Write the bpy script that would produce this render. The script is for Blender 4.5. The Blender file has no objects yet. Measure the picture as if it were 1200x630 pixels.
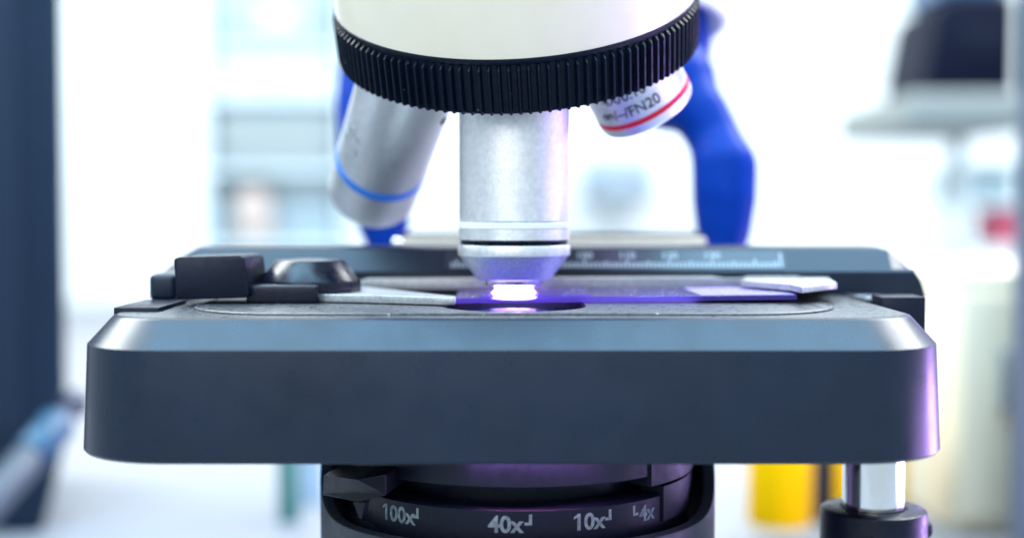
import bpy, bmesh, math, random
from mathutils import Vector, Matrix
random.seed(4)
R = math.radians
scene = bpy.context.scene
COL = scene.collection

# ------------------------------------------------------------------ camera
F = 1560.0                                  # focal length in pixels of the 1200 px wide photo
PITCH = math.atan(75 / F)
CAM = Vector((0, 0, 1.92))                  # 1 unit = 1 cm, Y = distance from the camera, Z = 0 on the slide
FWD = Vector((0, math.cos(PITCH), -math.sin(PITCH)))
UP = Vector((0, math.sin(PITCH), math.cos(PITCH)))


def px(x, y, d):
    v = FWD * F + Vector((x - 600, 0, 0)) - UP * (y - 315)
    return CAM + v * (d / v.y)


def pz(x, y, z):
    v = FWD * F + Vector((x - 600, 0, 0)) - UP * (y - 315)
    return CAM + v * ((z - CAM.z) / v.z)


cd = bpy.data.cameras.new('camera')
cam = bpy.data.objects.new('camera', cd)
COL.objects.link(cam)
cam.location = CAM
cam.rotation_euler = (R(90) - PITCH, 0, 0)
cd.sensor_width = 36
cd.lens = 36 * F / 1200
cd.clip_start = 0.5
cd.clip_end = 2000
cd.dof.use_dof = True
cd.dof.focus_distance = 27.0
cd.dof.aperture_fstop = cd.lens * 1e-3 / 0.84
scene.camera = cam

# ------------------------------------------------------------------ materials


def lin(r, g, b):
    f = lambda c: c / 12.92 if c <= 0.04045 else ((c + 0.055) / 1.055) ** 2.4
    return (f(r / 255), f(g / 255), f(b / 255), 1)


def mat(name, col, rough=0.5, metal=0.0, spec=0.5, trans=0.0, noise=None, bump=None, rvar=None, coat=0.0, aniso=0.0, specks=None):
    """noise=(scale, amount): colour wear; bump=(scale, strength, distance); rvar=(scale, amount)"""
    m = bpy.data.materials.new(name)
    m.use_nodes = True
    nt = m.node_tree
    p = nt.nodes['Principled BSDF']
    p.inputs['Base Color'].default_value = (*col[:3], 1)
    p.inputs['Roughness'].default_value = rough
    p.inputs['Metallic'].default_value = metal
    p.inputs['Specular IOR Level'].default_value = spec
    p.inputs['Transmission Weight'].default_value = trans
    p.inputs['Coat Weight'].default_value = coat
    p.inputs['Coat Roughness'].default_value = 0.2
    p.inputs['Anisotropic'].default_value = aniso
    tc = nt.nodes.new('ShaderNodeTexCoord')

    def tex(scale, detail=3):
        n = nt.nodes.new('ShaderNodeTexNoise')
        n.inputs['Scale'].default_value = scale
        n.inputs['Detail'].default_value = detail
        nt.links.new(tc.outputs['Object'], n.inputs['Vector'])
        return n
    if noise:
        n = tex(noise[0])
        mp = nt.nodes.new('ShaderNodeMapRange')
        mp.inputs['From Min'].default_value = 0.3
        mp.inputs['From Max'].default_value = 0.7
        mp.inputs['To Min'].default_value = 1 - noise[1]
        mp.inputs['To Max'].default_value = 1 + noise[1]
        nt.links.new(n.outputs['Fac'], mp.inputs['Value'])
        mx = nt.nodes.new('ShaderNodeVectorMath')
        mx.operation = 'SCALE'
        mx.inputs[0].default_value = col[:3]
        nt.links.new(mp.outputs['Result'], mx.inputs['Scale'])
        nt.links.new(mx.outputs['Vector'], p.inputs['Base Color'])
    if specks:
        # dust: tiny pale dots, specks=(cells per unit, dot radius in cells, share of cells with a dot, colour)
        vo = nt.nodes.new('ShaderNodeTexVoronoi')
        vo.inputs['Scale'].default_value = specks[0]
        nt.links.new(tc.outputs['Object'], vo.inputs['Vector'])
        lt = nt.nodes.new('ShaderNodeMath')
        lt.operation = 'LESS_THAN'
        lt.inputs[1].default_value = specks[1]
        nt.links.new(vo.outputs['Distance'], lt.inputs[0])
        sep = nt.nodes.new('ShaderNodeSeparateColor')
        nt.links.new(vo.outputs['Color'], sep.inputs['Color'])
        l2 = nt.nodes.new('ShaderNodeMath')
        l2.operation = 'LESS_THAN'
        l2.inputs[1].default_value = specks[2]
        nt.links.new(sep.outputs[0], l2.inputs[0])
        mu = nt.nodes.new('ShaderNodeMath')
        mu.operation = 'MULTIPLY'
        nt.links.new(lt.outputs[0], mu.inputs[0])
        nt.links.new(l2.outputs[0], mu.inputs[1])
        mc = nt.nodes.new('ShaderNodeMix')
        mc.data_type = 'RGBA'
        nt.links.new(mu.outputs[0], mc.inputs['Factor'])
        src = p.inputs['Base Color'].links[0].from_socket if p.inputs['Base Color'].links else None
        if src:
            nt.links.new(src, mc.inputs['A'])
        else:
            mc.inputs['A'].default_value = (*col[:3], 1)
        mc.inputs['B'].default_value = (*specks[3], 1)
        nt.links.new(mc.outputs['Result'], p.inputs['Base Color'])
    if rvar:
        n = tex(rvar[0], 5)
        mp = nt.nodes.new('ShaderNodeMapRange')
        mp.inputs['From Min'].default_value = 0.3
        mp.inputs['From Max'].default_value = 0.7
        mp.inputs['To Min'].default_value = max(0, rough - rvar[1])
        mp.inputs['To Max'].default_value = rough + rvar[1]
        nt.links.new(n.outputs['Fac'], mp.inputs['Value'])
        nt.links.new(mp.outputs['Result'], p.inputs['Roughness'])
    if bump:
        n = tex(bump[0], 2)
        b = nt.nodes.new('ShaderNodeBump')
        b.inputs['Strength'].default_value = bump[1]
        b.inputs['Distance'].default_value = bump[2]
        nt.links.new(n.outputs['Fac'], b.inputs['Height'])
        nt.links.new(b.outputs['Normal'], p.inputs['Normal'])
    return m


def emit(name, col, s):
    m = bpy.data.materials.new(name)
    m.use_nodes = True
    nt = m.node_tree
    nt.nodes.remove(nt.nodes['Principled BSDF'])
    e = nt.nodes.new('ShaderNodeEmission')
    e.inputs['Color'].default_value = (*col[:3], 1)
    e.inputs['Strength'].default_value = s
    nt.links.new(e.outputs[0], nt.nodes['Material Output'].inputs['Surface'])
    return m


M = {}
M['stage'] = mat('stage_paint', (0.0070, 0.0135, 0.028), 0.30, spec=0.32, noise=(.55, .12), bump=(48, .2, .007), rvar=(1.6, .05))
M['bar'] = mat('bar_paint', (0.008, 0.014, 0.028), 0.34, spec=0.3, noise=(2, .1), bump=(55, .15, .006))
M['plateau'] = mat('stage_top_paint', (0.062, 0.062, 0.068), 0.34, spec=0.6, noise=(14, .35), bump=(30, .5, .016), rvar=(5, .14), specks=(5, .13, .3, (.35, .36, .38)))
M['black'] = mat('black_metal', (0.004, 0.007, 0.018), 0.40, spec=.22, noise=(8, .2), bump=(60, .1, .004), rvar=(6, .1))
M['gloss_black'] = mat('gloss_black', (0.004, 0.006, 0.016), 0.30, spec=.32, rvar=(5, .08))
M['knurl'] = mat('knurl_metal', (0.0015, 0.006, 0.017), 0.42, spec=0.16, noise=(12, .4), bump=(70, .15, .004), rvar=(10, .12), specks=(7, .14, .10, (.10, .13, .17)))
M['white'] = mat('white_enamel', (0.92, 0.85, 0.67), 0.35, noise=(2, .015), bump=(60, .03, .003), coat=.3)
M['silver'] = mat('satin_aluminium', (0.84, 0.85, 0.86), 0.43, metal=0.9, noise=(9, .085), bump=(34, .6, .011), rvar=(5, .10))
M['silver_fine'] = mat('fine_aluminium', (0.76, 0.79, 0.81), 0.44, metal=0.85, noise=(18, .05), bump=(60, .2, .004), rvar=(4, .08))
M['cone'] = mat('grey_anodised', (0.56, 0.62, 0.72), 0.45, metal=0.75, noise=(40, .4), bump=(48, .6, .008))
M['chrome'] = mat('chrome', (0.82, 0.82, 0.80), 0.12, metal=1.0, rvar=(3, .05))
M['band_white'] = mat('white_band', (0.86, 0.88, 0.90), 0.4)
M['band_blue'] = mat('blue_band', (0.02, 0.25, 0.92), 0.4)
M['band_red'] = mat('red_band', (0.75, 0.0, 0.04), 0.4)
M['ink'] = mat('ink', (0.05, 0.055, 0.07), 0.6)
M['ink_faint'] = mat('ink_faint', (0.35, 0.38, 0.42), 0.6)
M['mark'] = mat('marking_paint', (0.155, 0.215, 0.24), 0.6, noise=(9, .45))
M['mark_white'] = mat('scale_paint', (0.26, 0.32, 0.37), 0.5)
M['clip'] = mat('clip_steel', (0.52, 0.53, 0.54), 0.45, metal=0.75, noise=(14, .16), bump=(30, .4, .010), rvar=(7, .12))
M['sleeve_dark'] = mat('etched_plate', (.02, .025, .035), .6, spec=.2)
M['tan'] = mat('tan_metal', (0.70, 0.56, 0.44), 0.5, metal=0.2, noise=(3, .05))
M['glove'] = mat('nitrile', (0.0, 0.027, 0.22), 0.42, spec=0.07, noise=(1.5, .1), bump=(1.6, .3, .06))
M['cloth'] = mat('coat_cloth', (0.85, 0.87, 0.9), 0.85, noise=(6, .04), bump=(3, .4, .1))
M['drop_glow'] = None

# slide glass: clear, violet illuminator light put into its body colour, lets light straight through as well


def glass_mix(name, col, clear, trans_col, rough=0.08):
    m = bpy.data.materials.new(name)
    m.use_nodes = True
    nt = m.node_tree
    out = nt.nodes['Material Output']
    nt.nodes.remove(nt.nodes['Principled BSDF'])
    tr = nt.nodes.new('ShaderNodeBsdfTransparent')
    tr.inputs['Color'].default_value = (*trans_col, 1)
    tl = nt.nodes.new('ShaderNodeBsdfTranslucent')
    tl.inputs['Color'].default_value = (*col, 1)
    df = nt.nodes.new('ShaderNodeBsdfDiffuse')
    df.inputs['Color'].default_value = (*col, 1)
    gl = nt.nodes.new('ShaderNodeBsdfGlossy')
    gl.inputs['Roughness'].default_value = rough
    fr = nt.nodes.new('ShaderNodeFresnel')
    fr.inputs['IOR'].default_value = 1.45
    a = nt.nodes.new('ShaderNodeMixShader')
    a.inputs['Fac'].default_value = 0.5
    nt.links.new(tl.outputs[0], a.inputs[1])
    nt.links.new(df.outputs[0], a.inputs[2])
    b = nt.nodes.new('ShaderNodeMixShader')
    b.inputs['Fac'].default_value = clear
    nt.links.new(a.outputs[0], b.inputs[1])
    nt.links.new(tr.outputs[0], b.inputs[2])
    c = nt.nodes.new('ShaderNodeMixShader')
    geo = nt.nodes.new('ShaderNodeNewGeometry')      # no mirror on the inside faces of the thin glass
    inv = nt.nodes.new('ShaderNodeMath')
    inv.operation = 'SUBTRACT'
    inv.inputs[0].default_value = 1
    nt.links.new(geo.outputs['Backfacing'], inv.inputs[1])
    fm = nt.nodes.new('ShaderNodeMath')
    fm.operation = 'MULTIPLY'
    nt.links.new(fr.outputs[0], fm.inputs[0])
    nt.links.new(inv.outputs[0], fm.inputs[1])
    nt.links.new(fm.outputs[0], c.inputs['Fac'])
    nt.links.new(b.outputs[0], c.inputs[1])
    nt.links.new(gl.outputs[0], c.inputs[2])
    nt.links.new(c.outputs[0], out.inputs['Surface'])
    return m


M['glass'] = glass_mix('slide_glass', (0.24, 0.13, 0.80), 0.66, (0.86, 0.78, 1.0))
M['frost'] = mat('frosted_glass', (0.25, 0.20, 0.45), .8, spec=.1, noise=(5, .1), bump=(30, .3, .01))
M['drop_glow'] = emit('specimen_glow', (.64, .43, 1.0), 21)  # beam glow put in as emission; the drop itself is no lamp
M['lens'] = mat('coated_lens', (0.05, 0.03, 0.12), 0.06, spec=0.9)
M['pink_glint'] = emit('glint_emission', (1.0, 0.45, 1.0), 1.7)  # emission standing in for a pink reflection on the condenser dome

# ------------------------------------------------------------------ mesh helpers


def finish(name, bm, material, parent=None, smooth=35, flat=False):
    bmesh.ops.recalc_face_normals(bm, faces=bm.faces)
    me = bpy.data.meshes.new(name)
    bm.to_mesh(me)
    bm.free()
    return link(name, me, material, parent, smooth, flat)


def link(name, me, material, parent=None, smooth=35, flat=False):
    me.materials.clear()
    if material:
        me.materials.append(material)
    if not flat:
        me.polygons.foreach_set('use_smooth', [True] * len(me.polygons))
        me.set_sharp_from_angle(angle=R(smooth))
    o = bpy.data.objects.new(name, me)
    COL.objects.link(o)
    if parent:
        o.parent = parent
        o.matrix_parent_inverse = parent_matrix(parent).inverted()
    return o


def parent_matrix(p):
    m = p.matrix_basis.copy()
    if p.parent:
        m = parent_matrix(p.parent) @ p.matrix_parent_inverse @ m
    return m


def tag(o, label=None, cat=None, group=None, kind=None):
    if label:
        o['label'] = label
    if cat:
        o['category'] = cat
    if group:
        o['group'] = group
    if kind:
        o['kind'] = kind
    return o


def empty(name, loc, label, cat, group=None):
    o = bpy.data.objects.new(name, None)
    COL.objects.link(o)
    o.location = loc
    o.empty_display_size = 1
    return tag(o, label, cat, group)


def frame(origin, axis):
    """matrix whose local Z is axis and whose local -Y faces the camera as far as possible"""
    z = Vector(axis).normalized()
    x = Vector((1, 0, 0))
    x = (x - z * x.dot(z)).normalized()
    y = z.cross(x)
    m = Matrix.Identity(4)
    for i in range(3):
        m[i][0], m[i][1], m[i][2], m[i][3] = x[i], y[i], z[i], origin[i]
    return m


def lathe(bm, prof, mtx=None, n=96, closed=False):
    """prof: [(r, z)...] about local Z"""
    mtx = mtx or Matrix.Identity(4)
    rings = []
    for r, z in prof:
        if r < 1e-5:
            rings.append([bm.verts.new(mtx @ Vector((0, 0, z)))])
        else:
            rings.append([bm.verts.new(mtx @ Vector((r * math.sin(t), -r * math.cos(t), z)))
                          for t in (2 * math.pi * k / n for k in range(n))])
    pairs = list(zip(rings[:-1], rings[1:]))
    if closed:
        pairs.append((rings[-1], rings[0]))
    for a, b in pairs:
        for k in range(n):
            q = (k + 1) % n
            if len(a) == 1 and len(b) == 1:
                continue
            if len(a) == 1:
                bm.faces.new((a[0], b[q], b[k]))
            elif len(b) == 1:
                bm.faces.new((a[k], a[q], b[0]))
            else:
                bm.faces.new((a[k], a[q], b[q], b[k]))
    return bm


def lathed(name, prof, mtx, material, parent=None, n=96, smooth=35, closed=False):
    bm = bmesh.new()
    lathe(bm, prof, mtx, n, closed)
    return finish(name, bm, material, parent, smooth)


def at(x, y, z):
    return Matrix.Translation((x, y, z))


def box(bm, x0, x1, y0, y1, z0, z1, bev=0.0, seg=2, mtx=None):
    vs = [bm.verts.new((x, y, z)) for x in (x0, x1) for y in (y0, y1) for z in (z0, z1)]
    idx = [(0, 1, 3, 2), (4, 6, 7, 5), (0, 4, 5, 1), (2, 3, 7, 6), (0, 2, 6, 4), (1, 5, 7, 3)]
    fs = [bm.faces.new([vs[i] for i in f]) for f in idx]
    if bev:
        es = list({e for f in fs for e in f.edges})
        r = bmesh.ops.bevel(bm, geom=es, offset=bev, segments=seg, affect='EDGES', profile=.5)
        vs = list({v for f in r['faces'] for v in f.verts} | {v for v in vs if v.is_valid})
    if mtx:
        for v in vs:
            v.co = mtx @ v.co
    return vs


def boxed(name, dims, material, parent=None, bev=0.05, seg=2, mtx=None, smooth=35):
    bm = bmesh.new()
    box(bm, *dims, bev=bev, seg=seg, mtx=mtx)
    return finish(name, bm, material, parent, smooth)


def prism(name, pts, vec, material, parent=None, bev=0.0, smooth=35, seg=2):
    """polygon pts extruded by vec"""
    bm = bmesh.new()
    a = [bm.verts.new(p) for p in pts]
    b = [bm.verts.new(Vector(p) + Vector(vec)) for p in pts]
    n = len(pts)
    bm.faces.new(a)
    bm.faces.new(b[::-1])
    for k in range(n):
        bm.faces.new((a[k], b[k], b[(k + 1) % n], a[(k + 1) % n]))
    if bev:
        bmesh.ops.bevel(bm, geom=list(bm.edges), offset=bev, segments=seg, affect='EDGES', profile=.5)
    return finish(name, bm, material, parent, smooth)


def rrect(x0, x1, y0, y1, r, z, n=14, rb=None):
    """front corners radius r, rear corners rb"""
    rb = r if rb is None else rb
    out = []
    for cx, cy, a0, q in ((x0 + r, y0 + r, 180, r), (x1 - r, y0 + r, 270, r), (x1 - rb, y1 - rb, 0, rb), (x0 + rb, y1 - rb, 90, rb)):
        for k in range(n + 1):
            a = R(a0 + 90 * k / n)
            out.append(Vector((cx + q * math.cos(a), cy + q * math.sin(a), z)))
    return out


def loft(bm, loops, cap0=True, cap1=True):
    rows = [[bm.verts.new(p) for p in L] for L in loops]
    n = len(rows[0])
    for a, b in zip(rows[:-1], rows[1:]):
        for k in range(n):
            bm.faces.new((a[k], a[(k + 1) % n], b[(k + 1) % n], b[k]))
    if cap0:
        bm.faces.new(rows[0][::-1])
    if cap1:
        bm.faces.new(rows[-1])
    return rows


def text_mesh(s, size, extrude=0.006, bold=0.0, shear=0.0):
    c = bpy.data.curves.new('t', 'FONT')
    c.body = s
    c.size = size
    c.extrude = extrude
    c.offset = bold
    c.align_x = 'CENTER'
    c.align_y = 'CENTER'
    c.shear = shear
    o = bpy.data.objects.new('t', c)
    COL.objects.link(o)
    dg = bpy.context.evaluated_depsgraph_get()
    me = bpy.data.meshes.new_from_object(o.evaluated_get(dg))
    bpy.data.objects.remove(o)
    bpy.data.curves.remove(c)
    return me


def wrap_text(items, rad, mtx, name, material, parent):
    """items: [(string, size, theta, z, bold)] or ('rects', [(u0,u1,v0,v1)], theta, z) wrapped on a cylinder of radius rad"""
    bm = bmesh.new()
    for it in items:
        tmp = bmesh.new()
        if it[0] == 'rects':
            for (u0, u1, v0, v1) in it[1]:
                box(tmp, u0, u1, v0, v1, -.006, .006)
            th0, z0 = it[2], it[3]
        else:
            me = text_mesh(it[0], it[1], bold=it[4])
            tmp.from_mesh(me)
            if it[0][0] == '1':
                xm = min(v.co.x for v in tmp.verts)
                zm = max(v.co.y for v in tmp.verts)
                fl = [Vector((xm + .01, zm - .004)), Vector((xm - .075, zm - .065)), Vector((xm - .075, zm - .115)), Vector((xm + .01, zm - .06))]
                f0 = [tmp.verts.new((p.x, p.y, .006)) for p in fl]
                tmp.faces.new(f0)
            bpy.data.meshes.remove(me)
            th0, z0 = it[2], it[3]
        for v in tmp.verts:
            u, w, e = v.co
            t = th0 + u / rad
            rr = rad + e + .004
            v.co = mtx @ Vector((rr * math.sin(t), -rr * math.cos(t), z0 + w))
        me = bpy.data.meshes.new('x')
        tmp.to_mesh(me)
        tmp.free()
        bm.from_mesh(me)
        bpy.data.meshes.remove(me)
    return finish(name, bm, material, parent, flat=True)


# ================================================================== MICROSCOPE
mic = empty('microscope', (0, 29.6, -14), 'white and black laboratory microscope with silver objectives over a dark blue grey stage', 'microscope')

# ---------------------------------------------------------------- nosepiece
ra, rr_ = 0.4901, -0.0573
N = Vector((math.sin(rr_), -math.sin(ra) * math.cos(rr_), math.cos(ra) * math.cos(rr_)))
RC = Vector((0.14, 31.31, 5.73))
RM = frame(RC, N)
RR = 4.195

head = lathed('head_housing', [(0, 1.0), (3.9, 1.0), (4.10, 1.10), (4.13, 1.24), (4.13, 4.2), (4.08, 5.4), (3.85, 6.4), (3.3, 7.3), (2.2, 7.9), (0, 8.1)],
              RM, M['white'], mic, n=160, smooth=40)
# knurled ring: 128 pointed ribs
bm = bmesh.new()
NT = 128
seq = [(0.0, 0), (0.15, 1), (0.33, 1), (0.48, 0)]     # (fraction of the pitch, rib height)


def ring_loop(z, rib, base):
    L = []
    for k in range(NT):
        jit = random.uniform(-.002, .002)
        for f, h in seq:
            t = 2 * math.pi * (k + f) / NT
            r = base + rib * h + (jit if h else 0)
            L.append(RM @ Vector((r * math.sin(t), -r * math.cos(t), z)))
    return L


loops = []
state = random.getstate()
for z, rib, base in ((0.0, 0.0, RR - .16), (0.0, 0.08, RR - .115), (0.045, .115, RR - .115), (0.50, .115, RR - .115), (0.98, .115, RR - .115), (1.07, 0.0, RR - .115), (1.10, 0, RR - .075),
                     (1.17, 0, RR - .045), (1.215, 0, RR - .05), (1.235, 0, RR - .10), (1.20, 0, RR - .14)):
    random.setstate(state)
    loops.append(ring_loop(z, rib, base))
loft(bm, loops)
ring = finish('knurled_ring', bm, M['knurl'], mic, smooth=25)
lathed('turret_plate', [(0, -.25), (3.2, -.25), (3.9, -.05), (4.0, .02), (0, .02)], RM, M['gloss_black'], mic, n=96)

# ---------------------------------------------------------------- objectives
AX, AY = 0.045, 29.6
A = at(AX, AY, 0)
ob = lathed('objective', [(0, 1.555), (1.205, 1.555), (1.222, 1.575), (1.222, 7.2), (0, 7.2)], A, M['silver'], mic, n=128)
tag(ob, 'silver objective in use, pointing straight down with a white band')
lathed('colour_band', [(0, 1.40), (1.225, 1.40), (1.238, 1.415), (1.238, 1.525), (1.225, 1.54), (0, 1.54)], A, M['band_white'], ob, n=128)
lathed('upper_collar', [(0, 1.15), (1.215, 1.15), (1.236, 1.165), (1.236, 1.395), (0, 1.395)], A, M['silver'], ob, n=128)
lathed('spring_gap', [(1.0, 1.02), (1.17, 1.02), (1.18, 1.045), (1.20, 1.06), (1.18, 1.075), (1.20, 1.09), (1.18, 1.105), (1.19, 1.15), (1.0, 1.15)], A, M['gloss_black'], ob, n=128, closed=True)
nc = lathed('nose_cone', [(0, .29), (.76, .265), (.83, .29), (.875, .345), (1.205, .79), (1.232, .80), (1.236, .815), (1.236, 1.025), (1.222, 1.04), (0, 1.04)], A, M['cone'], ob, n=128, smooth=20)
lathed('lower_collar', [(1.1, .805), (1.240, .81), (1.243, .82), (1.243, 1.02), (1.235, 1.036), (1.1, 1.036)], A, M['silver'], ob, n=128, closed=True)
bm = bmesh.new()
lathe(bm, [(.34, .15), (.40, .135), (.60, .135), (.645, .165), (.655, .23), (.655, .29), (.34, .29)], A, 96, closed=True)
finish('lens_mount', bm, M['chrome'], nc)
lathed('front_lens', [(0, .125), (.2, .13), (.35, .16), (.35, .25), (0, .25)], A, M['lens'], nc, n=48)


def side_objective(end, top, rad, band, material, label):
    d = (top - end)
    L = d.length
    m = frame(end, d)
    o = lathed('objective', [(0, .06), (rad * .80, .04), (rad * .86, 0), (rad - .10, 0.01), (rad - .035, .04), (rad, .12), (rad, L + 2.0), (0, L + 2.0)], m, M['silver_fine'], mic, n=128, smooth=30)
    tag(o, label)
    b0, b1 = band
    lathed('colour_band', [(rad - .03, b0), (rad + .008, b0), (rad + .010, b0 + .01), (rad + .010, b1 - .01), (rad + .008, b1), (rad - .03, b1)], m, material, o, n=128, closed=True)
    return o, m


e40, t40 = px(436, 225, 34.0), px(470, 120, 31.0)
o40, m40 = side_objective(e40, t40, 1.135, (1.30, 1.56), M['band_blue'], 'silver objective leaning to the left with a blue band')
wrap_text([('40x', .42, R(-60), 3.1, .006), ('0.65', .42, R(-60), 2.6, .006)], 1.135, m40, 'marking', M['ink_faint'], o40)
bm = bmesh.new()
lathe(bm, [(0, -.03), (.06, -.03), (.07, .02), (.10, .025), (.11, 0), (.11, -.06), (0, -.06)], m40 @ Matrix.Rotation(R(56), 4, 'Z') @ Matrix.Translation((0, -1.135, 4.15)) @ Matrix.Rotation(R(90), 4, 'X'), 32)
finish('set_screw', bm, M['black'], o40)

e4, t4 = px(759, 130, 30.8), px(711, 36, 29.9)
o4, m4 = side_objective(e4, t4, 1.14, (.27, .39), M['band_red'], 'silver objective leaning to the right with a red band')
wrap_text([('4X/0.10', .34, R(-12), 1.03, .004), ('\u221e/\u2013/FN20', .35, R(-12), .64, .004)], 1.14, m4, 'marking', M['ink'], o4)

# ---------------------------------------------------------------- stage
X0, X1, Y0, Y1 = -8.46, 8.45, 24.5, 34.6


def stage_loop(off, z, r=1.95):
    return rrect(X0 + off, X1 - off, Y0 + off, Y1 - off, max(r - off, .1), z, rb=1.2)


ZP = -.225
bm = bmesh.new()
prof = [(.35, -2.90), (.10, -2.90), (.03, -2.885), (-.02, -2.83), (.075, -.80), (.08, -.775), (.105, -.755), (.56, -.26), (.59, -.238), (.63, ZP)]
rows = loft(bm, [stage_loop(o, z) for o, z in prof], cap0=True, cap1=False)
# stadium-shaped light opening
hole = []
hw = 1.45
for k in range(48):
    a = 2 * math.pi * k / 48
    hole.append(Vector((AX + hw * math.sin(a), (26.15 + hw if math.cos(a) > 0 else 30.2 - hw) - hw * math.cos(a), ZP)))
hv = [bm.verts.new(p) for p in hole]
he = [bm.edges.new((hv[k], hv[(k + 1) % 48])) for k in range(48)]
oe = [bm.edges.get((rows[-1][k], rows[-1][(k + 1) % len(rows[-1])])) for k in range(len(rows[-1]))]
bmesh.ops.triangle_fill(bm, edges=he + oe, use_beauty=True)
lo = [bm.verts.new(p - Vector((0, 0, .9))) for p in hole]
for k in range(48):
    bm.faces.new((hv[k], hv[(k + 1) % 48], lo[(k + 1) % 48], lo[k]))
stage = finish('stage', bm, M['stage'], mic, smooth=32)

# inset wear plate round the opening, with a raised polished lip


def ringplate(name, outer, inner, z0, z1, material, parent):
    bm = bmesh.new()
    ov = [bm.verts.new(p) for p in outer]
    iv = [bm.verts.new(p) for p in inner]
    oe = [bm.edges.new((ov[k], ov[(k + 1) % len(ov)])) for k in range(len(ov))]
    ie = [bm.edges.new((iv[k], iv[(k + 1) % len(iv)])) for k in range(len(iv))]
    bmesh.ops.triangle_fill(bm, edges=oe + ie, use_beauty=True)
    for L in (ov, iv):
        lo = [bm.verts.new(Vector((v.co.x, v.co.y, z0))) for v in L]
        for k in range(len(L)):
            bm.faces.new((L[k], L[(k + 1) % len(L)], lo[(k + 1) % len(L)], lo[k]))
    return finish(name, bm, material, parent)


outer = rrect(-6.55, 6.62, 25.75, 31.2, 2.2, -.175, n=20)
inner = [Vector((AX + (p.x - AX) * 1.03, 28.4 + (p.y - 28.4) * 1.02, -.175)) for p in hole]
ringplate('inset_plate', outer, inner, ZP - .02, -.175, M['plateau'], stage)
bm = bmesh.new()
loft(bm, [rrect(-6.63, 6.70, 25.67, 31.28, 2.28, ZP - .01, n=20), rrect(-6.63, 6.70, 25.67, 31.28, 2.28, -.185, n=20),
          rrect(-6.60, 6.67, 25.70, 31.25, 2.25, -.165, n=20), rrect(-6.56, 6.63, 25.74, 31.21, 2.21, -.165, n=20), rrect(-6.545, 6.615, 25.755, 31.195, 2.195, -.18, n=20)], cap0=False, cap1=False)
finish('inset_rim', bm, M['plateau'], stage)
# top skin of the stage outside the inset plate
ringplate('top_skin', rrect(X0 + .66, X1 - .66, Y0 + .66, Y1 - .66, 1.3, ZP + .006, n=16, rb=.6), rrect(-6.64, 6.71, 25.66, 31.29, 2.29, ZP + .006, n=20), ZP - .02, ZP + .006, M['plateau'], stage)
# small engraved plate at the right
c = pz(1021, 350, ZP)
pl = boxed('marking_plate', (c.x - .42, c.x + .42, c.y - 1.1, c.y + 1.1, ZP, ZP + .05), M['sleeve_dark'], stage, bev=.02)
bm = bmesh.new()
for u in (-.22, -.05, .14):
    box(bm, c.x + u, c.x + u + .10, c.y - .6, c.y - .2, ZP + .05, ZP + .056)
for u in (-.25, -.12, .02, .15):
    box(bm, c.x + u, c.x + u + .07, c.y + .1, c.y + .5, ZP + .05, ZP + .056)
finish('engraving', bm, M['mark_white'], pl, flat=True)

# black guide blocks on both sides
a, b = px(133, 366, 26.6), px(186, 366, 26.6)
boxed('guide_block', (a.x, b.x, 26.6, 28.9, -.75, -.13), M['black'], stage, bev=.03)
a, b = px(1034, 350, 28.6), px(1085, 350, 28.6)
boxed('guide_block', (a.x, b.x, 28.6, 29.5, -1.2, -.06), M['black'], stage, bev=.03)

# condenser top in the opening: dark metal dish, pink glint put in as a glowing disc
cond = lathed('condenser_top', [(0, -.9), (1.42, -.9), (1.42, -.52), (1.36, -.44), (1.1, -.34), (.7, -.265), (.3, -.24), (0, -.235)], at(AX, 27.9, -.03), mat('condenser_metal', (.06, .06, .09), .22, metal=.6, rvar=(4, .08)), mic, n=96, smooth=25)
lathed('glint_disc', [(0, -.315), (.2, -.32), (.28, -.345), (.30, -.36), (.30, -.40), (0, -.40)], at(AX, 27.1, -.03), M['pink_glint'], cond, n=48)

# ---------------------------------------------------------------- mechanical stage
BX0, BX1 = px(184, 320, 31.6).x, px(1081, 320, 31.6).x
cs = [(31.55, -.6), (31.55, .34), (31.60, .40), (31.98, .86), (32.06, .91), (33.6, .91), (33.75, .80), (33.75, -.6)]
bm = bmesh.new()
secs = []
for x, top in ((BX0, .0), (BX0 + .12, .30), (BX0 + .55, .72), (BX0 + .9, .93), (BX1 - .95, .93), (BX1 - .72, .84), (BX1 - .45, .62), (BX1 - .2, .40), (BX1 - .04, .12), (BX1 + .06, -.2)):
    secs.append([Vector((x, y, min(z, top))) for y, z in cs])
loft(bm, secs)
bar = finish('ruler_bar', bm, M['bar'], mic, smooth=12)
u_dir = Vector((0, .38, .46)).normalized()
n_dir = Vector((0, -.46, .38)).normalized()
base = Vector((0, 31.60, .40))
sx0, sx1 = px(522, 306, 31.7).x, px(920, 306, 31.7).x


def on_bevel(v, lift):
    return Vector((v.x, 0, 0)) + base + u_dir * v.y + n_dir * (v.z + lift)


def bevel_obj(name, bm, material, parent, lift):
    for v in bm.verts:
        v.co = on_bevel(v.co, lift)
    return finish(name, bm, material, parent, flat=True)


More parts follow.
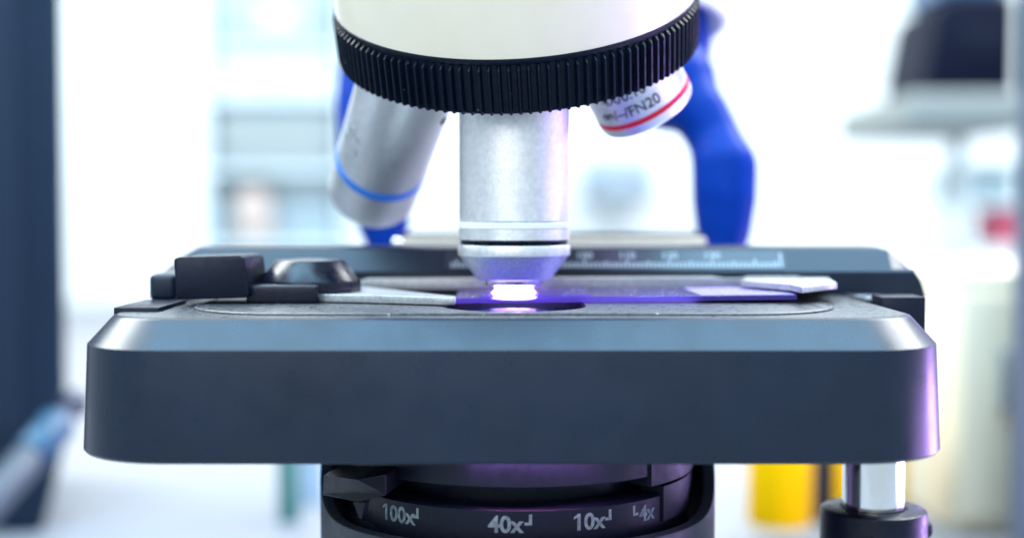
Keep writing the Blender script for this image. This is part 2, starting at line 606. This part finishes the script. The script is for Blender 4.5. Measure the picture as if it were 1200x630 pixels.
bm = bmesh.new()
loft(bm, [[Vector((p.x, p.y, -.01)) for p in rrect(sx0, sx1, -.01, .53, .08, 0, n=6)], [Vector((p.x, p.y, .012)) for p in rrect(sx0, sx1, -.01, .53, .08, 0, n=6)]])
plate = bevel_obj('scale_plate', bm, mat('scale_ground', (.012, .02, .035), .35), bar, .004)
bm = bmesh.new()
step = (px(785, 306, 31.7).x - px(735, 306, 31.7).x) / 10
xx0 = px(685, 306, 31.7).x
for k in range(-34, 48):
    x = xx0 + step * k
    if x < sx0 + .15 or x > sx1 - .15:
        continue
    h = .24 if k % 10 == 0 else (.2 if k % 5 == 0 else .16)
    box(bm, x - .03, x + .03, .02, .02 + h, .0, .006)
box(bm, sx1 - .12, sx1 - .07, .03, .47, 0, .006)
bevel_obj('scale_ticks', bm, M['mark_white'], plate, .018)
bm = bmesh.new()
for i, lab in enumerate(('80', '90', '100', '110', '120', '130')):
    me = text_mesh(lab, .27, .003, .008)
    t = bmesh.new()
    t.from_mesh(me)
    for v in t.verts:
        v.co = v.co + Vector((px(585 + 50 * i, 306, 31.7).x, .38, 0))
    t.to_mesh(me)
    t.free()
    bm.from_mesh(me)
    bpy.data.meshes.remove(me)
bevel_obj('scale_numbers', bm, M['mark_white'], plate, .022)

# slide holder: back bar, right clip, left spring arm, pivot knob and finger block
hb = prism('holder_bar', [Vector((px(418, 335, 30.98).x, 30.98, -.06)), Vector((px(418, 335, 30.98).x, 30.98, .12)), Vector((px(430, 335, 31.0).x, 30.98, .2)),
                          Vector((px(838, 335, 31.0).x, 30.98, .24)), Vector((px(850, 335, 31.0).x, 30.98, .17)), Vector((px(868, 335, 31.0).x, 30.98, .17)), Vector((px(880, 335, 31.0).x, 30.98, .24)),
                          Vector((px(940, 335, 30.98).x, 30.98, .24)), Vector((px(944, 335, 30.98).x, 30.98, -.06))], (0, .45, 0), mat('bar_steel', (.30, .31, .32), .45, metal=.6, noise=(10, .15), bump=(30, .3, .01)), mic, bev=.025)
zt = .20
prism('holder_clip', [pz(x, y, zt) for x, y in ((926, 333), (940, 336.3), (981, 331.5), (968, 324), (880, 324.5), (868, 328.5))], (0, 0, -.13), M['clip'], mic, bev=.015)
zt = .01
arm = prism('spring_arm', [pz(x, y, zt) for x, y in ((338, 342.5), (352, 344.2), (440, 346), (533, 348.6), (534, 346.6), (478, 341), (430, 336), (360, 337))], (0, .01, -.16), M['clip'], mic, bev=.018)
kc = px(363, 330, 29.5)
knob = lathed('pivot_knob', [(0, -.05), (1.12, -.05), (1.14, .02), (1.13, .22), (1.10, .28), (.80, .66), (.74, .70), (.3, .735), (0, .735)], at(kc.x, 29.5, 0), M['gloss_black'], mic, n=12, smooth=28)
a, b = px(288, 340, 28.2), px(345, 340, 28.2)
boxed('lever_plate', (a.x, b.x + .5, 28.2, 29.9, -.17, .22), M['gloss_black'], mic, bev=.06, seg=3)
blk = prism('finger_block', [px(x, y, 28.0) for x, y in ((203, 303.5), (209, 301), (281, 299), (287, 303), (292, 345), (288, 349), (209, 351), (206, 348))], (.12, 1.5, .0), M['black'], mic, bev=.04)
boxed('block_arm', (px(184, 330, 29.6).x, px(215, 330, 29.6).x, 28.9, 31.6, -.17, .42), M['bar'], mic, bev=.12, seg=3)

# rear plate of the microscope behind the ruler
a, b = px(470, 280, 36.5), px(828, 280, 36.5)
rear = boxed('rear_rail', (a.x, b.x, 36.5, 39.5, -.6, 1.02), M['tan'], mic, bev=.08)
boxed('rail_strip', (a.x, b.x, 37.0, 39.0, 1.0, 1.14), M['stage'], rear, bev=.04)

c = px(466, 285, 36.2)
lathed('rail_screw', [(.15 * math.sin(math.pi * k / 12), -.15 * math.cos(math.pi * k / 12)) for k in range(13)], Matrix.Translation(c), M['chrome'], rear, n=32, smooth=80)

# ---------------------------------------------------------------- substage condenser
HX, HY, HR = 0.125, 29.6, 4.38
bm = bmesh.new()
n = 180


def lip(t):
    d = abs((math.degrees(t) + 180) % 360 - 180)
    if d < 52:
        return -4.66
    if d > 90:
        return -2.98
    s = (d - 52) / 38
    return -4.66 + 1.68 * (1 - math.sqrt(max(0, 1 - s ** 2.4)))


def hp(r, t, z):
    return Vector((HX + r * math.sin(t), HY - r * math.cos(t), z))


ths = [2 * math.pi * k / n for k in range(n)]
cols = []
for t in ths:
    zl = lip(t)
    zi = zl - .03
    cols.append([bm.verts.new(hp(r, t, z)) for r, z in ((HR, -7.6), (HR, zl - .05), (HR - .015, zl - .015), (HR - .05, zl), (HR - .24, zl), (HR - .27, zl - .03), (HR - .27, -7.6))])
for k in range(n):
    p, q = cols[k], cols[(k + 1) % n]
    for j in range(7):
        bm.faces.new((p[j], q[j], q[(j + 1) % 7], p[(j + 1) % 7]))
hous = finish('condenser_housing', bm, mat('housing_paint', (0.028, 0.036, 0.055), .42, noise=(4, .08), bump=(45, .35, .008), rvar=(5, .08)), mic, smooth=30)
HA = at(HX, HY, 0)
cb = lathed('condenser_barrel', [(0, -7.4), (3.0, -7.4), (3.0, -3.2), (3.62, -3.2), (3.62, -2.96), (0, -2.96)], HA, M['black'], mic, n=128)
lathed('magnification_ring', [(3.2, -5.6), (3.80, -5.6), (3.80, -4.06), (3.77, -4.03), (3.66, -4.00), (3.2, -4.00)], HA, M['black'], cb, n=160, closed=True)
ZT = -4.34
items = []
jl = [(-.03, .03, -.02, .19), (-.115, .03, -.02, .035)]       # reversed L corner mark
jr = [(-.03, .03, -.02, .19), (-.03, .115, -.02, .035)]


def th_of(x):
    return math.asin(max(-.98, min(.98, (x - 607) * 26.4 / F / 3.80)))


for s, x, xm in (('100x', 463, 488), ('40x', 592, 621), ('10x', 690, 715)):
    items.append((s, .45, th_of(x), ZT, .012))
    items.append(('rects', jl, th_of(xm), ZT + .02))
items.append(('4x', .45, th_of(762), ZT, .012))
items.append(('rects', jr, th_of(745), ZT + .02))
wrap_text(items, 3.80, HA, 'marking', M['mark'], cb)
# sleeve above the slot, stepping lower at its right end


def sector(name, r0, r1, t0, t1, z0, z1, material, parent, n=60, bev=.02):
    bm = bmesh.new()
    loops = []
    for k in range(n + 1):
        t = R(t0 + (t1 - t0) * k / n)
        loops.append([hp(r0, t, z0), hp(r1 - bev, t, z0), hp(r1, t, z0 + bev), hp(r1, t, z1), hp(r0, t, z1)])
    loft(bm, loops)
    return finish(name, bm, material, parent, smooth=30)


dk = mat('sleeve_paint', (0.007, 0.011, 0.021), .42, spec=.25, noise=(5, .1), bump=(50, .2, .005), rvar=(5, .08))
sl = sector('sleeve', 3.3, 3.84, -70, 44, -3.60, -2.97, dk, cb)
sector('sleeve_step', 3.3, 3.90, 44, 100, -3.80, -2.965, dk, cb)
sector('ring_end', 3.3, 3.86, 51, 100, -4.60, -3.86, dk, cb)
sector('ring_end', 3.3, 3.9, -110, -49, -5.2, -4.62, dk, cb)
lathed('top_flange', [(2.0, -2.955), (3.98, -2.955), (3.98, -2.925), (2.0, -2.925)], HA, dk, cb, n=128, closed=True)
# aperture lever: five sided block and a pointer under it
lv = prism('aperture_lever', [px(x, y, d) for x, y, d in ((379, 556, 27.4), (417, 562, 25.6), (453, 555, 25.9), (453, 580, 25.9), (419, 588, 25.6), (378, 580, 27.4))], (.25, 1.3, 0), dk, mic, bev=.035)
prism('pointer', [px(x, y, 25.75) for x, y in ((414, 588), (428, 588), (424, 607), (421, 607))], (.05, .5, 0), dk, lv, bev=.015)

# coaxial control shaft at the right
sx = px(1024, 560, 29.0).x
SA = at(sx, 29.0, 0)
sh = lathed('control_shaft', [(0, -6.2), (.67, -6.2), (.67, -2.6), (0, -2.6)], SA, M['chrome'], mic, n=96)
kb = lathed('shaft_collar', [(0, -8.2), (1.15, -8.2), (1.15, -4.80), (1.13, -4.74), (1.08, -4.71), (.72, -4.70), (.70, -4.75), (0, -4.75)], SA, M['black'], sh, n=96)
bm = bmesh.new()
lathe(bm, [(0, -.02), (.09, -.02), (.10, .02), (.17, .03), (.185, .0), (.185, -.2), (0, -.2)], SA @ Matrix.Translation((0, 0, -5.28)) @ Matrix.Rotation(R(-19), 4, 'Z') @ Matrix.Translation((0, -1.14, 0)) @ Matrix.Rotation(R(90), 4, 'X'), 32)
finish('set_screw', bm, M['gloss_black'], kb)
bm = bmesh.new()
lathe(bm, [(0, .14), (.16, .14), (.19, .10), (.19, -.2), (0, -.2)], SA @ Matrix.Translation((1.12, 0, -5.2)) @ Matrix.Rotation(R(90), 4, 'Y'), 32)
finish('lock_knob', bm, M['gloss_black'], kb)

# ================================================================== SLIDE
sa, sb = px(534, 357, 28.3), px(935, 350.5, 28.3)
ang = math.atan2(.25, 7.6)
sl_o = bpy.data.objects.new('microscope_slide', None)
xl, xr = sa.x, sb.x
SM = Matrix.Translation((xl, 28.2, -.114)) @ Matrix.Rotation(R(1.2), 4, 'Z') @ Matrix.Rotation(R(-.55), 4, 'Y')
bm = bmesh.new()
box(bm, 0, xr - xl, 0, 2.6, -.055, .055, bev=.012, seg=1, mtx=SM)
slide = finish('microscope_slide', bm, M['glass'], None, smooth=20)
bpy.data.objects.remove(sl_o)
tag(slide, 'violet lit glass slide with frosted end lying under the upright objective', 'glass slide')
L = xr - xl
boxed('frosted_end', (L - 2.05, L - .03, .02, 2.55, .0555, .062), M['frost'], slide, bev=0, mtx=SM)
boxed('cover_slip', (.5, 2.9, .3, 2.5, .0555, .075), M['glass'], slide, bev=0, mtx=SM)
bm = bmesh.new()
for k in range(110):
    x, y, r = random.uniform(.2, L - .3), random.uniform(.05, 2.5), random.uniform(.004, .011)
    box(bm, x - r, x + r, y - r, y + r, .0758, .0758 + r, mtx=SM)
tag(finish('dust', bm, M['band_white'], slide, flat=True), kind='stuff')
lathed('glow_drop', [(0, .128), (.37, .13), (.40, .11), (.405, .07), (.42, .03), (.455, -.01), (.50, -.045), (.53, -.08), (.525, -.11), (.47, -.14), (.36, -.155), (.2, -.16), (0, -.16)], A, M['drop_glow'], slide, n=48, smooth=80)  # glowing shape added for the white light at the specimen

# ================================================================== GLOVED HAND
D = 42.0


def capsule_chain(bm, pts, seg=14):
    """pts: [(Vector, radius)] -> overlapping tapered tubes with ball joints, fused later by a voxel remesh"""
    for (a, ra_), (b, rb_) in zip(pts[:-1], pts[1:]):
        d = b - a
        m = d.to_track_quat('Z', 'Y').to_matrix().to_4x4()
        ln = d.length
        prof_ = []
        for k in range(7):
            t = math.pi / 2 * k / 6
            prof_.append((ra_ * math.sin(t), -ra_ * math.cos(t)))
        for k in range(7):
            t = math.pi / 2 * k / 6
            prof_.append((rb_ * math.cos(t), ln + rb_ * math.sin(t)))
        lathe(bm, prof_, Matrix.Translation(a) @ m, seg)


def P(x, y, r_px, d=D):
    return (px(x, y, d), r_px * d / F)


bm = bmesh.new()
capsule_chain(bm, [P(735, -190, 92, 47), P(738, -40, 92, 46.5), P(738, 20, 88, 46), P(744, 50, 92, 45.5), P(732, 62, 56, 45)])        # forearm and wrist
capsule_chain(bm, [P(738, 42, 72, 45.3), P(650, 40, 58, 45), P(560, 45, 62, 44.8), P(500, 50, 56, 44.6)])                              # back of the hand
capsule_chain(bm, [P(690, 40, 60, 46), P(580, 30, 58, 46.5), P(500, 35, 50, 46.5)])
capsule_chain(bm, [P(762, 92, 46, 44.5), P(786, 100, 56, 43.4), P(820, 132, 35, 42.4), P(838, 164, 33, 42), P(849, 196, 40, 41.5), P(849, 232, 39, 41.2), P(848, 268, 34, 41), P(846, 296, 27, 40.8)])  # thumb
capsule_chain(bm, [P(500, 60, 44, 44.6), P(432, 88, 36, 44), P(427, 120, 34, 43.5), P(432, 190, 36, 42.5), P(446, 232, 37, 42), P(450, 262, 31, 41.6), P(451, 282, 24, 41.4)])   # index finger
for i, (x0, y0, d0) in enumerate(((505, 45, 46.4), (530, 40, 47.8), (565, 40, 49))):                                                   # three fingers curled into the palm
    k = (1.0, .95, .82)[i]
    capsule_chain(bm, [P(x0, y0, 38 * k, d0), P(x0 - 40, y0 + 20, 35 * k, d0 + .8), P(x0 - 10, y0 + 42, 32 * k, d0 + 2.6), P(x0 + 50, y0 + 40, 30 * k, d0 + 2.9), P(x0 + 85, y0 + 25, 27 * k, d0 + 2.4)])
bmesh.ops.recalc_face_normals(bm, faces=bm.faces)
me = bpy.data.meshes.new('tmp')
bm.to_mesh(me)
bm.free()
to = bpy.data.objects.new('tmp', me)
COL.objects.link(to)
md = to.modifiers.new('r', 'REMESH')
md.mode = 'VOXEL'
md.voxel_size = .10
md2 = to.modifiers.new('s', 'SMOOTH')
md2.factor = .5
md2.iterations = 14
dg = bpy.context.evaluated_depsgraph_get()
hm = bpy.data.meshes.new_from_object(to.evaluated_get(dg))
bpy.data.objects.remove(to)
hand = link('person', hm, M['glove'], None, smooth=80)
tag(hand, 'hand in a blue nitrile glove gripping down behind the nosepiece, thumb at right', 'person')
c0, c1 = px(738, 32, 45.6), px(736, -190, 47)
SMx = frame(c0, c1 - c0)
lathed('coat_sleeve', [(2.7, .25), (3.2, -.05), (3.34, .0), (3.38, .12), (3.34, .4), (3.42, 1.5), (3.55, 3.5), (3.75, 6.2), (3.4, 6.2), (3.1, 3.0)], SMx, M['cloth'], hand, n=64)

# ================================================================== SETTING
BZ = -14.0
bench = boxed('bench_top', (-170, 170, -12, 214, BZ - 3, BZ), mat('bench_laminate', (.205, .205, .225), .5, noise=(.3, .02)), bev=.4)
tag(bench, kind='structure')
wall = boxed('back_wall', (-190, 190, 215, 220, BZ - 60, 175), mat('wall_paint', (.82, .85, .85), .7, noise=(.05, .02)), bev=0)
tag(wall, kind='structure')


def pbox(name, x0, x1, y0, y1, d, depth, material, parent=None, bev=.3, bottom=None):
    a, b = px(x0, y1, d), px(x1, y0, d)
    return boxed(name, (a.x, b.x, d, d + depth, a.z if bottom is None else bottom, b.z), material, parent, bev=bev)


# dark instrument at the left edge, and the pipette leaning on it
navy = mat('navy_casing', (0.009, 0.019, 0.036), .6, spec=.15, noise=(.4, .06), bump=(20, .1, .02))
xe = px(79, 300, 64).x
inst = prism('instrument_tower', [Vector((-46, 64, BZ)), Vector((px(50, 630, 64).x, 64, BZ)), Vector((xe - .15, 64, px(84, 512, 64).z)), Vector((xe, 64, 34)), Vector((-46, 64, 34))], (-4.9, 14, 0), navy, None, bev=.35, seg=3)
tag(inst, 'tall dark navy instrument casing standing at the left edge of the picture', 'lab instrument')
boxed('front_panel', (-44, xe - 2.2, 63.85, 64.05, -9, 31), mat('navy_panel', (0.011, 0.022, 0.041), .6, spec=.2), inst, bev=.08)
pa, pb = px(-40, 622, 50), px(92, 468, 56)
pm = frame(pa, pb - pa)
LP = (pb - pa).length
pip = lathed('pipette', [(0, 0), (.5, .02), (.66, .2), (.70, .6), (.72, LP * .52), (.66, LP * .54), (0, LP * .54)], pm, mat('pipette_body', (.04, .055, .075), .45), None, n=48)
tag(pip, 'slanted grey pipette with a teal sleeve leaning against the dark casing', 'pipette')
lathed('sleeve', [(0, LP * .545), (.74, LP * .545), (.78, LP * .56), (.78, LP * .80), (.70, LP * .82), (0, LP * .82)], pm, mat('teal_plastic', (.006, .055, .11), .4), pip, n=48)
lathed('plunger', [(0, LP * .825), (.34, LP * .825), (.34, LP * .93), (.62, LP * .94), (.64, LP * .98), (.5, LP * 1.02), (0, LP * 1.02)], pm, mat('mauve_plastic', (.06, .06, .09), .4), pip, n=48)

# white open shelving behind, with a few things on it
shw = mat('shelf_white', (.58, .68, .72), .5)
sd = 172
sh_t = empty('shelf_unit', (px(315, 300, sd).x, sd + 12, BZ), 'white open shelf unit blurred on the far bench, left of the microscope', 'shelf')
for x in (238, 398):
    a, b = px(x, 300, sd), px(x + 9, 300, sd)
    boxed('side_panel', (a.x, b.x, sd, sd + 11, BZ, 40), shw, sh_t, bev=.2)
for y in (52, 113, 196, 285):
    a, b = px(247, y, sd), px(398, y + 8, sd)
    boxed('shelf_board', (a.x + .05, b.x - .05, sd, sd + 11, b.z, a.z), shw, sh_t, bev=.2)
a, b = px(247, 300, sd), px(398, 300, sd)
boxed('back_panel', (a.x + .05, b.x - .05, sd + 9, sd + 10.9, BZ, 40), shw, sh_t, bev=.1)


def bottle(name, x, y_bot, w, h, d, body_m, cap_m, label, cat, group=None, bottom=None):
    """round shouldered bottle, px sized"""
    c = px(x, y_bot, d)
    z = c.z if bottom is None else bottom
    r = w / 2 * d / F
    H = h * d / F
    m = at(c.x, d + r, z)
    o = lathed(name, [(0, 0), (r * .92, 0), (r, r * .12), (r, H * .66), (r * .93, H * .73), (r * .5, H * .82), (r * .46, H * .86), (0, H * .86)], m, body_m, None, n=48)
    lathed('cap', [(0, H * .865), (r * .56, H * .865), (r * .58, H * .88), (r * .58, H * .985), (r * .53, H), (0, H)], m, cap_m, o, n=48)
    return tag(o, label, cat, group)


gb = pbox('storage_box', 256, 394, 124, 195, sd + 1, 7.5, mat('greyblue_card', (.28, .32, .33), .7), bev=.2)
tag(gb, 'grey blue storage box on the middle shelf of the white shelf unit', 'box', 'storage boxes on the shelf unit')
boxed('lid', (px(254, 124, sd + 2.7).x, px(396, 124, sd + 2.7).x, sd + .8, sd + 8.7, px(0, 124, sd + 1).z + .02, px(0, 117, sd + 1).z), mat('greyblue_lid', (.30, .39, .42), .6), gb, bev=.2)
gb2 = pbox('storage_box', 252, 388, -40, 51, sd + 1, 7.5, mat('blue_card', (.34, .42, .48), .7), bev=.2)
tag(gb2, 'pale blue storage box on the top shelf of the white shelf unit', 'box', 'storage boxes on the shelf unit')
boxed('label_holder', (px(300, 20, sd).x, px(345, 20, sd).x, sd + .8, sd + 1.05, px(0, 35, sd).z, px(0, 8, sd).z), shw, gb2, bev=.05)
gap_filler = pbox('storage_box', 252, 392, 60, 112, sd + 1, 7.5, mat('white_card', (.62, .70, .72), .7), bev=.2)  # filler added to whiten the shaded gap between the boards
tag(gap_filler, 'added white filler box on the upper shelf of the white shelf unit', 'box', 'storage boxes on the shelf unit')
boxed('label_holder', (px(300, 20, sd).x, px(345, 20, sd).x, sd + .8, sd + 1.05, px(0, 98, sd).z, px(0, 74, sd).z), shw, gap_filler, bev=.05)
gap_filler2 = pbox('storage_box', 250, 393, 210, 284.5, sd + 6.2, 2.6, mat('white_card', (.62, .68, .70), .7), bev=.2)  # added to whiten the shaded shelf back behind the bottle
tag(gap_filler2, 'added white filler box right behind the brown bottle on the white shelf unit', 'box', 'storage boxes on the shelf unit')
boxed('lid', (px(250, 0, sd).x, px(395, 0, sd).x, sd + 6.0, sd + 8.9, px(0, 210, sd + 6.2).z + .02, px(0, 205, sd + 6.2).z), mat('white_lid', (.66, .72, .74), .6), gap_filler2, bev=.2)
bottle('reagent_bottle', 294, 284, 46, 76, sd + .4, mat('amber_glass', (.52, .43, .39), .35), mat('brown_cap', (.28, .22, .2), .5), 'small brown bottle on the lower shelf of the white shelf unit', 'bottle')

# grey-blue dispenser on the wall, seen between the objectives
dp = pbox('wall_dispenser', 686, 766, 182, 232, 206, 8.9, mat('greyblue_plastic', (.30, .37, .44), .5), bev=.8)
tag(dp, 'small grey blue dispenser on the white wall, seen right of the upright objective', 'dispenser')
boxed('spout', (px(715, 0, 208).x, px(738, 0, 208).x, 207, 211, dp.bound_box[0][2] - 1.6, dp.bound_box[0][2] - .02), shw, dp, bev=.3)

# right: wall shelf with a dark instrument, cabinet, small things
wd = 120
ws = pbox('wall_shelf', 1062, 1230, 108, 152, wd, 26, mat('grey_shelf', (.21, .23, .22), .6), bev=.6)
tag(ws, 'thick grey shelf on the right holding the dark instrument', 'shelf')
boxed('shelf_leg', (px(1215, 0, wd).x, px(1228, 0, wd).x, wd + 20, wd + 24, BZ, ws.bound_box[0][2] - .02), shw, ws, bev=.2)
zt = ws.bound_box[1][2]
a, b = px(1086, 60, wd + 2), px(1192, 60, wd + 2)
cw = b.x - a.x
inm = mat('dark_navy_plastic', (.001, .003, .014), .6, spec=.1)
ins = prism('centrifuge', [Vector((a.x - .1, wd + 2, zt)), Vector((a.x, wd + 2, zt + 2)), Vector((a.x + .9, wd + 2, zt + 7.8)), Vector((a.x + 2.2, wd + 2, zt + 9.0)), Vector((b.x, wd + 2, zt + 9.0)), Vector((b.x, wd + 2, zt))], (0, 14, 0), inm, None, bev=.5, seg=3)
tag(ins, 'dark navy rounded lab instrument sitting on the grey shelf at the upper right', 'lab instrument')
boxed('lid', (a.x + 1.6, b.x - .2, wd + 3, wd + 15, zt + 9.02, zt + 11.5), mat('blue_lid', (.08, .15, .28), .4), ins, bev=.8, seg=3)
boxed('display', (a.x + 3.2, b.x - 1.2, wd + 1.9, wd + 2.1, zt + 3.2, zt + 6.0), mat('display_glass', (.004, .007, .018), .5, spec=.1), ins, bev=.05)

cabm = mat('beige_cabinet', (.70, .63, .47), .6, noise=(.3, .04))
cd_ = 64
cab = pbox('cabinet', 1112, 1300, 318, 640, cd_, 12, cabm, bev=.4, bottom=BZ)
tag(cab, 'low beige grey cabinet standing on the bench at the right edge', 'cabinet')
a, b = px(1124, 345, cd_), px(1184, 600, cd_)
boxed('door', (a.x, b.x, cd_ - .4, cd_ + .05, BZ + .8, a.z), mat('beige_door', (.73, .66, .50), .55), cab, bev=.12)
boxed('handle', (b.x - .9, b.x - .5, cd_ - 1.0, cd_ - .42, -8, -5), mat('grey_handle', (.25, .28, .30), .5), cab, bev=.1)
ct = px(0, 318, cd_).z
rd = 150
rack = empty('shelf_unit', (px(1200, 300, rd).x, rd + 6, BZ), 'white open shelf unit blurred at the right, holding the red box', 'shelf')
for x in (1092, 1290):
    a, b = px(x, 300, rd), px(x + 9, 300, rd)
    boxed('side_panel', (a.x, b.x, rd, rd + 12, BZ, px(0, 190, rd).z), shw, rack, bev=.2)
for y in (188, 236, 288):
    a, b = px(1101, y, rd), px(1290, y + 6, rd)
    boxed('shelf_board', (a.x + .05, b.x - .05, rd, rd + 12, b.z, a.z), shw, rack, bev=.15)
a, b = px(1163, 287.5, rd + 1), px(1222, 248, rd + 1)
red = boxed('marker_box', (a.x, b.x, rd + 1, rd + 8, a.z, b.z), mat('red_plastic', (.66, .10, .17), .5), bev=1.0, seg=3)
tag(red, 'red plastic box on the lower board of the right shelf unit', 'box')
boxed('lid', (a.x - .15, b.x + .15, rd + .8, rd + 8.2, b.z + .02, b.z + .8), mat('red_lid', (.65, .2, .25), .5), red, bev=.3)
a, b = px(1112, 235.5, rd + 1), px(1190, 204, rd + 1)
tr = boxed('tray', (a.x, b.x, rd + 1, rd + 9, a.z, b.z), mat('grey_tray', (.30, .40, .44), .5), bev=.5)
tag(tr, 'blue grey tray box on the right shelf unit, one board above the red box', 'box')
boxed('rim', (a.x - .3, b.x + .3, rd + .7, rd + 9.3, b.z + .02, b.z + .5), mat('tray_rim', (.34, .44, .48), .5), tr, bev=.2)
tw = px(1188, 300, 58)
slate = mat('slate_casing', (.10, .12, .13), .5)
tow = prism('monitor', [Vector((tw.x, 58, BZ + 1)), Vector((tw.x + 9, 58, BZ + 1)), Vector((tw.x + 9, 58, 24)), Vector((tw.x, 58, 24))], (1.6, 4, 0), slate, None, bev=.25)
tag(tow, 'slate grey monitor edge standing at the far right of the picture', 'monitor')
boxed('monitor_foot', (tw.x + 2.5, tw.x + 8, 57, 66, BZ, BZ + .95), slate, tow, bev=.2)

# yellow bottles behind the control shaft, dark bottle between them, green tube at the left
yel = mat('yellow_plastic', (.95, .53, .0), .6, spec=.05)
bottle('wash_bottle', 920, 622, 78, 180, 60, yel, mat('yellow_cap', (.74, .43, .0), .4), 'yellow bottle on the bench just left of the chrome shaft', 'bottle', 'yellow bottles on the bench', bottom=None)
bottle('wash_bottle', 1032, 640, 84, 190, 63, yel, mat('orange_cap', (.8, .4, .02), .4), 'yellow bottle on the bench directly behind the chrome shaft', 'bottle', 'yellow bottles on the bench')
bottle('dropper_bottle', 968, 645, 36, 170, 66, mat('dark_glass', (.012, .018, .045), .25), M['black'], 'thin dark bottle on the bench between the two yellow bottles', 'bottle')
bottle('sample_tube', 337, 660, 24, 190, 66, mat('green_plastic', (.0, .13, .11), .35), mat('green_cap', (.02, .26, .22), .4), 'slim green tube standing on the bench left of the condenser', 'tube', 'tubes on the bench')
bottle('sample_tube', 364, 660, 22, 190, 70, mat('paleblue_plastic', (.22, .36, .48), .35), mat('blue_cap2', (.3, .45, .6), .4), 'slim pale blue tube standing on the bench beside the condenser housing', 'tube', 'tubes on the bench')

# ================================================================== LIGHT
w = bpy.data.worlds.new('World')
scene.world = w
w.use_nodes = True
bg = w.node_tree.nodes['Background']
bg.inputs['Color'].default_value = (.70, .86, 1.0, 1)
bg.inputs['Strength'].default_value = .85


def area(name, loc, target, sx_, sy_, radiance, col):
    l = bpy.data.lights.new(name, 'AREA')
    l.shape = 'RECTANGLE'
    l.size, l.size_y = sx_, sy_
    l.energy = radiance * math.pi * sx_ * sy_
    l.color = col
    o = bpy.data.objects.new(name, l)
    COL.objects.link(o)
    o.location = loc
    o.rotation_euler = (Vector(target) - Vector(loc)).to_track_quat('-Z', 'Y').to_euler()
    return o


area('ceiling_panel', (0, 130, 120), (0, 130, 0), 300, 150, 4.0, (.94, 1.0, 1.0))
area('ceiling_lamp', (105, 100, 112), (10, 28, 0), 75, 75, 20, (.95, .98, 1.0))
area('ceiling_lamp', (-105, 100, 112), (-10, 28, 0), 75, 75, 20, (.92, 1.0, 1.0))
area('overhead_lamp', (0, 8, 95), (0, 22, 0), 130, 60, 13.5, (.38, .72, 1.0))
area('front_softbox', (-30, -70, 60), (0, 30, 2), 90, 70, 3.5, (1.0, .98, .95))
area('violet_rim_fill', (46, 34, -8), (8, 27, -3), 34, 9, 9.0, (.56, .34, 1.0))  # added out of view for violet rims; no lamp stands there
area('violet_rim_fill', (44, 46, -8), (8, 27, -4), 10, 10, 38.0, (.52, .30, 1.0))  # added fill that brightens the right silhouette of the stage
area('violet_rim_fill', (44, 88, 8), (6, 36, 4), 22, 16, 11.0, (.50, .27, 1.0))  # added from behind for a lavender sheen along the glove
area('leak_fill', (0.6, 25.62, -2.99), (0.6, 25.8, -3.3), 3.0, 0.06, 100.0, (.9, .32, .9))  # strip added under the stage, standing in for stray illuminator light
# ------------------------------------------------------------------ render settings
scene.view_settings.view_transform = 'Standard'
scene.view_settings.look = 'None'
scene.view_settings.exposure = 0
scene.view_settings.gamma = 1
scene.view_settings.use_curve_mapping = False
scene.render.engine = 'CYCLES'
scene.cycles.use_denoising = True
scene.cycles.max_bounces = 8
scene.cycles.transparent_max_bounces = 12
scene.cycles.sample_clamp_indirect = 8
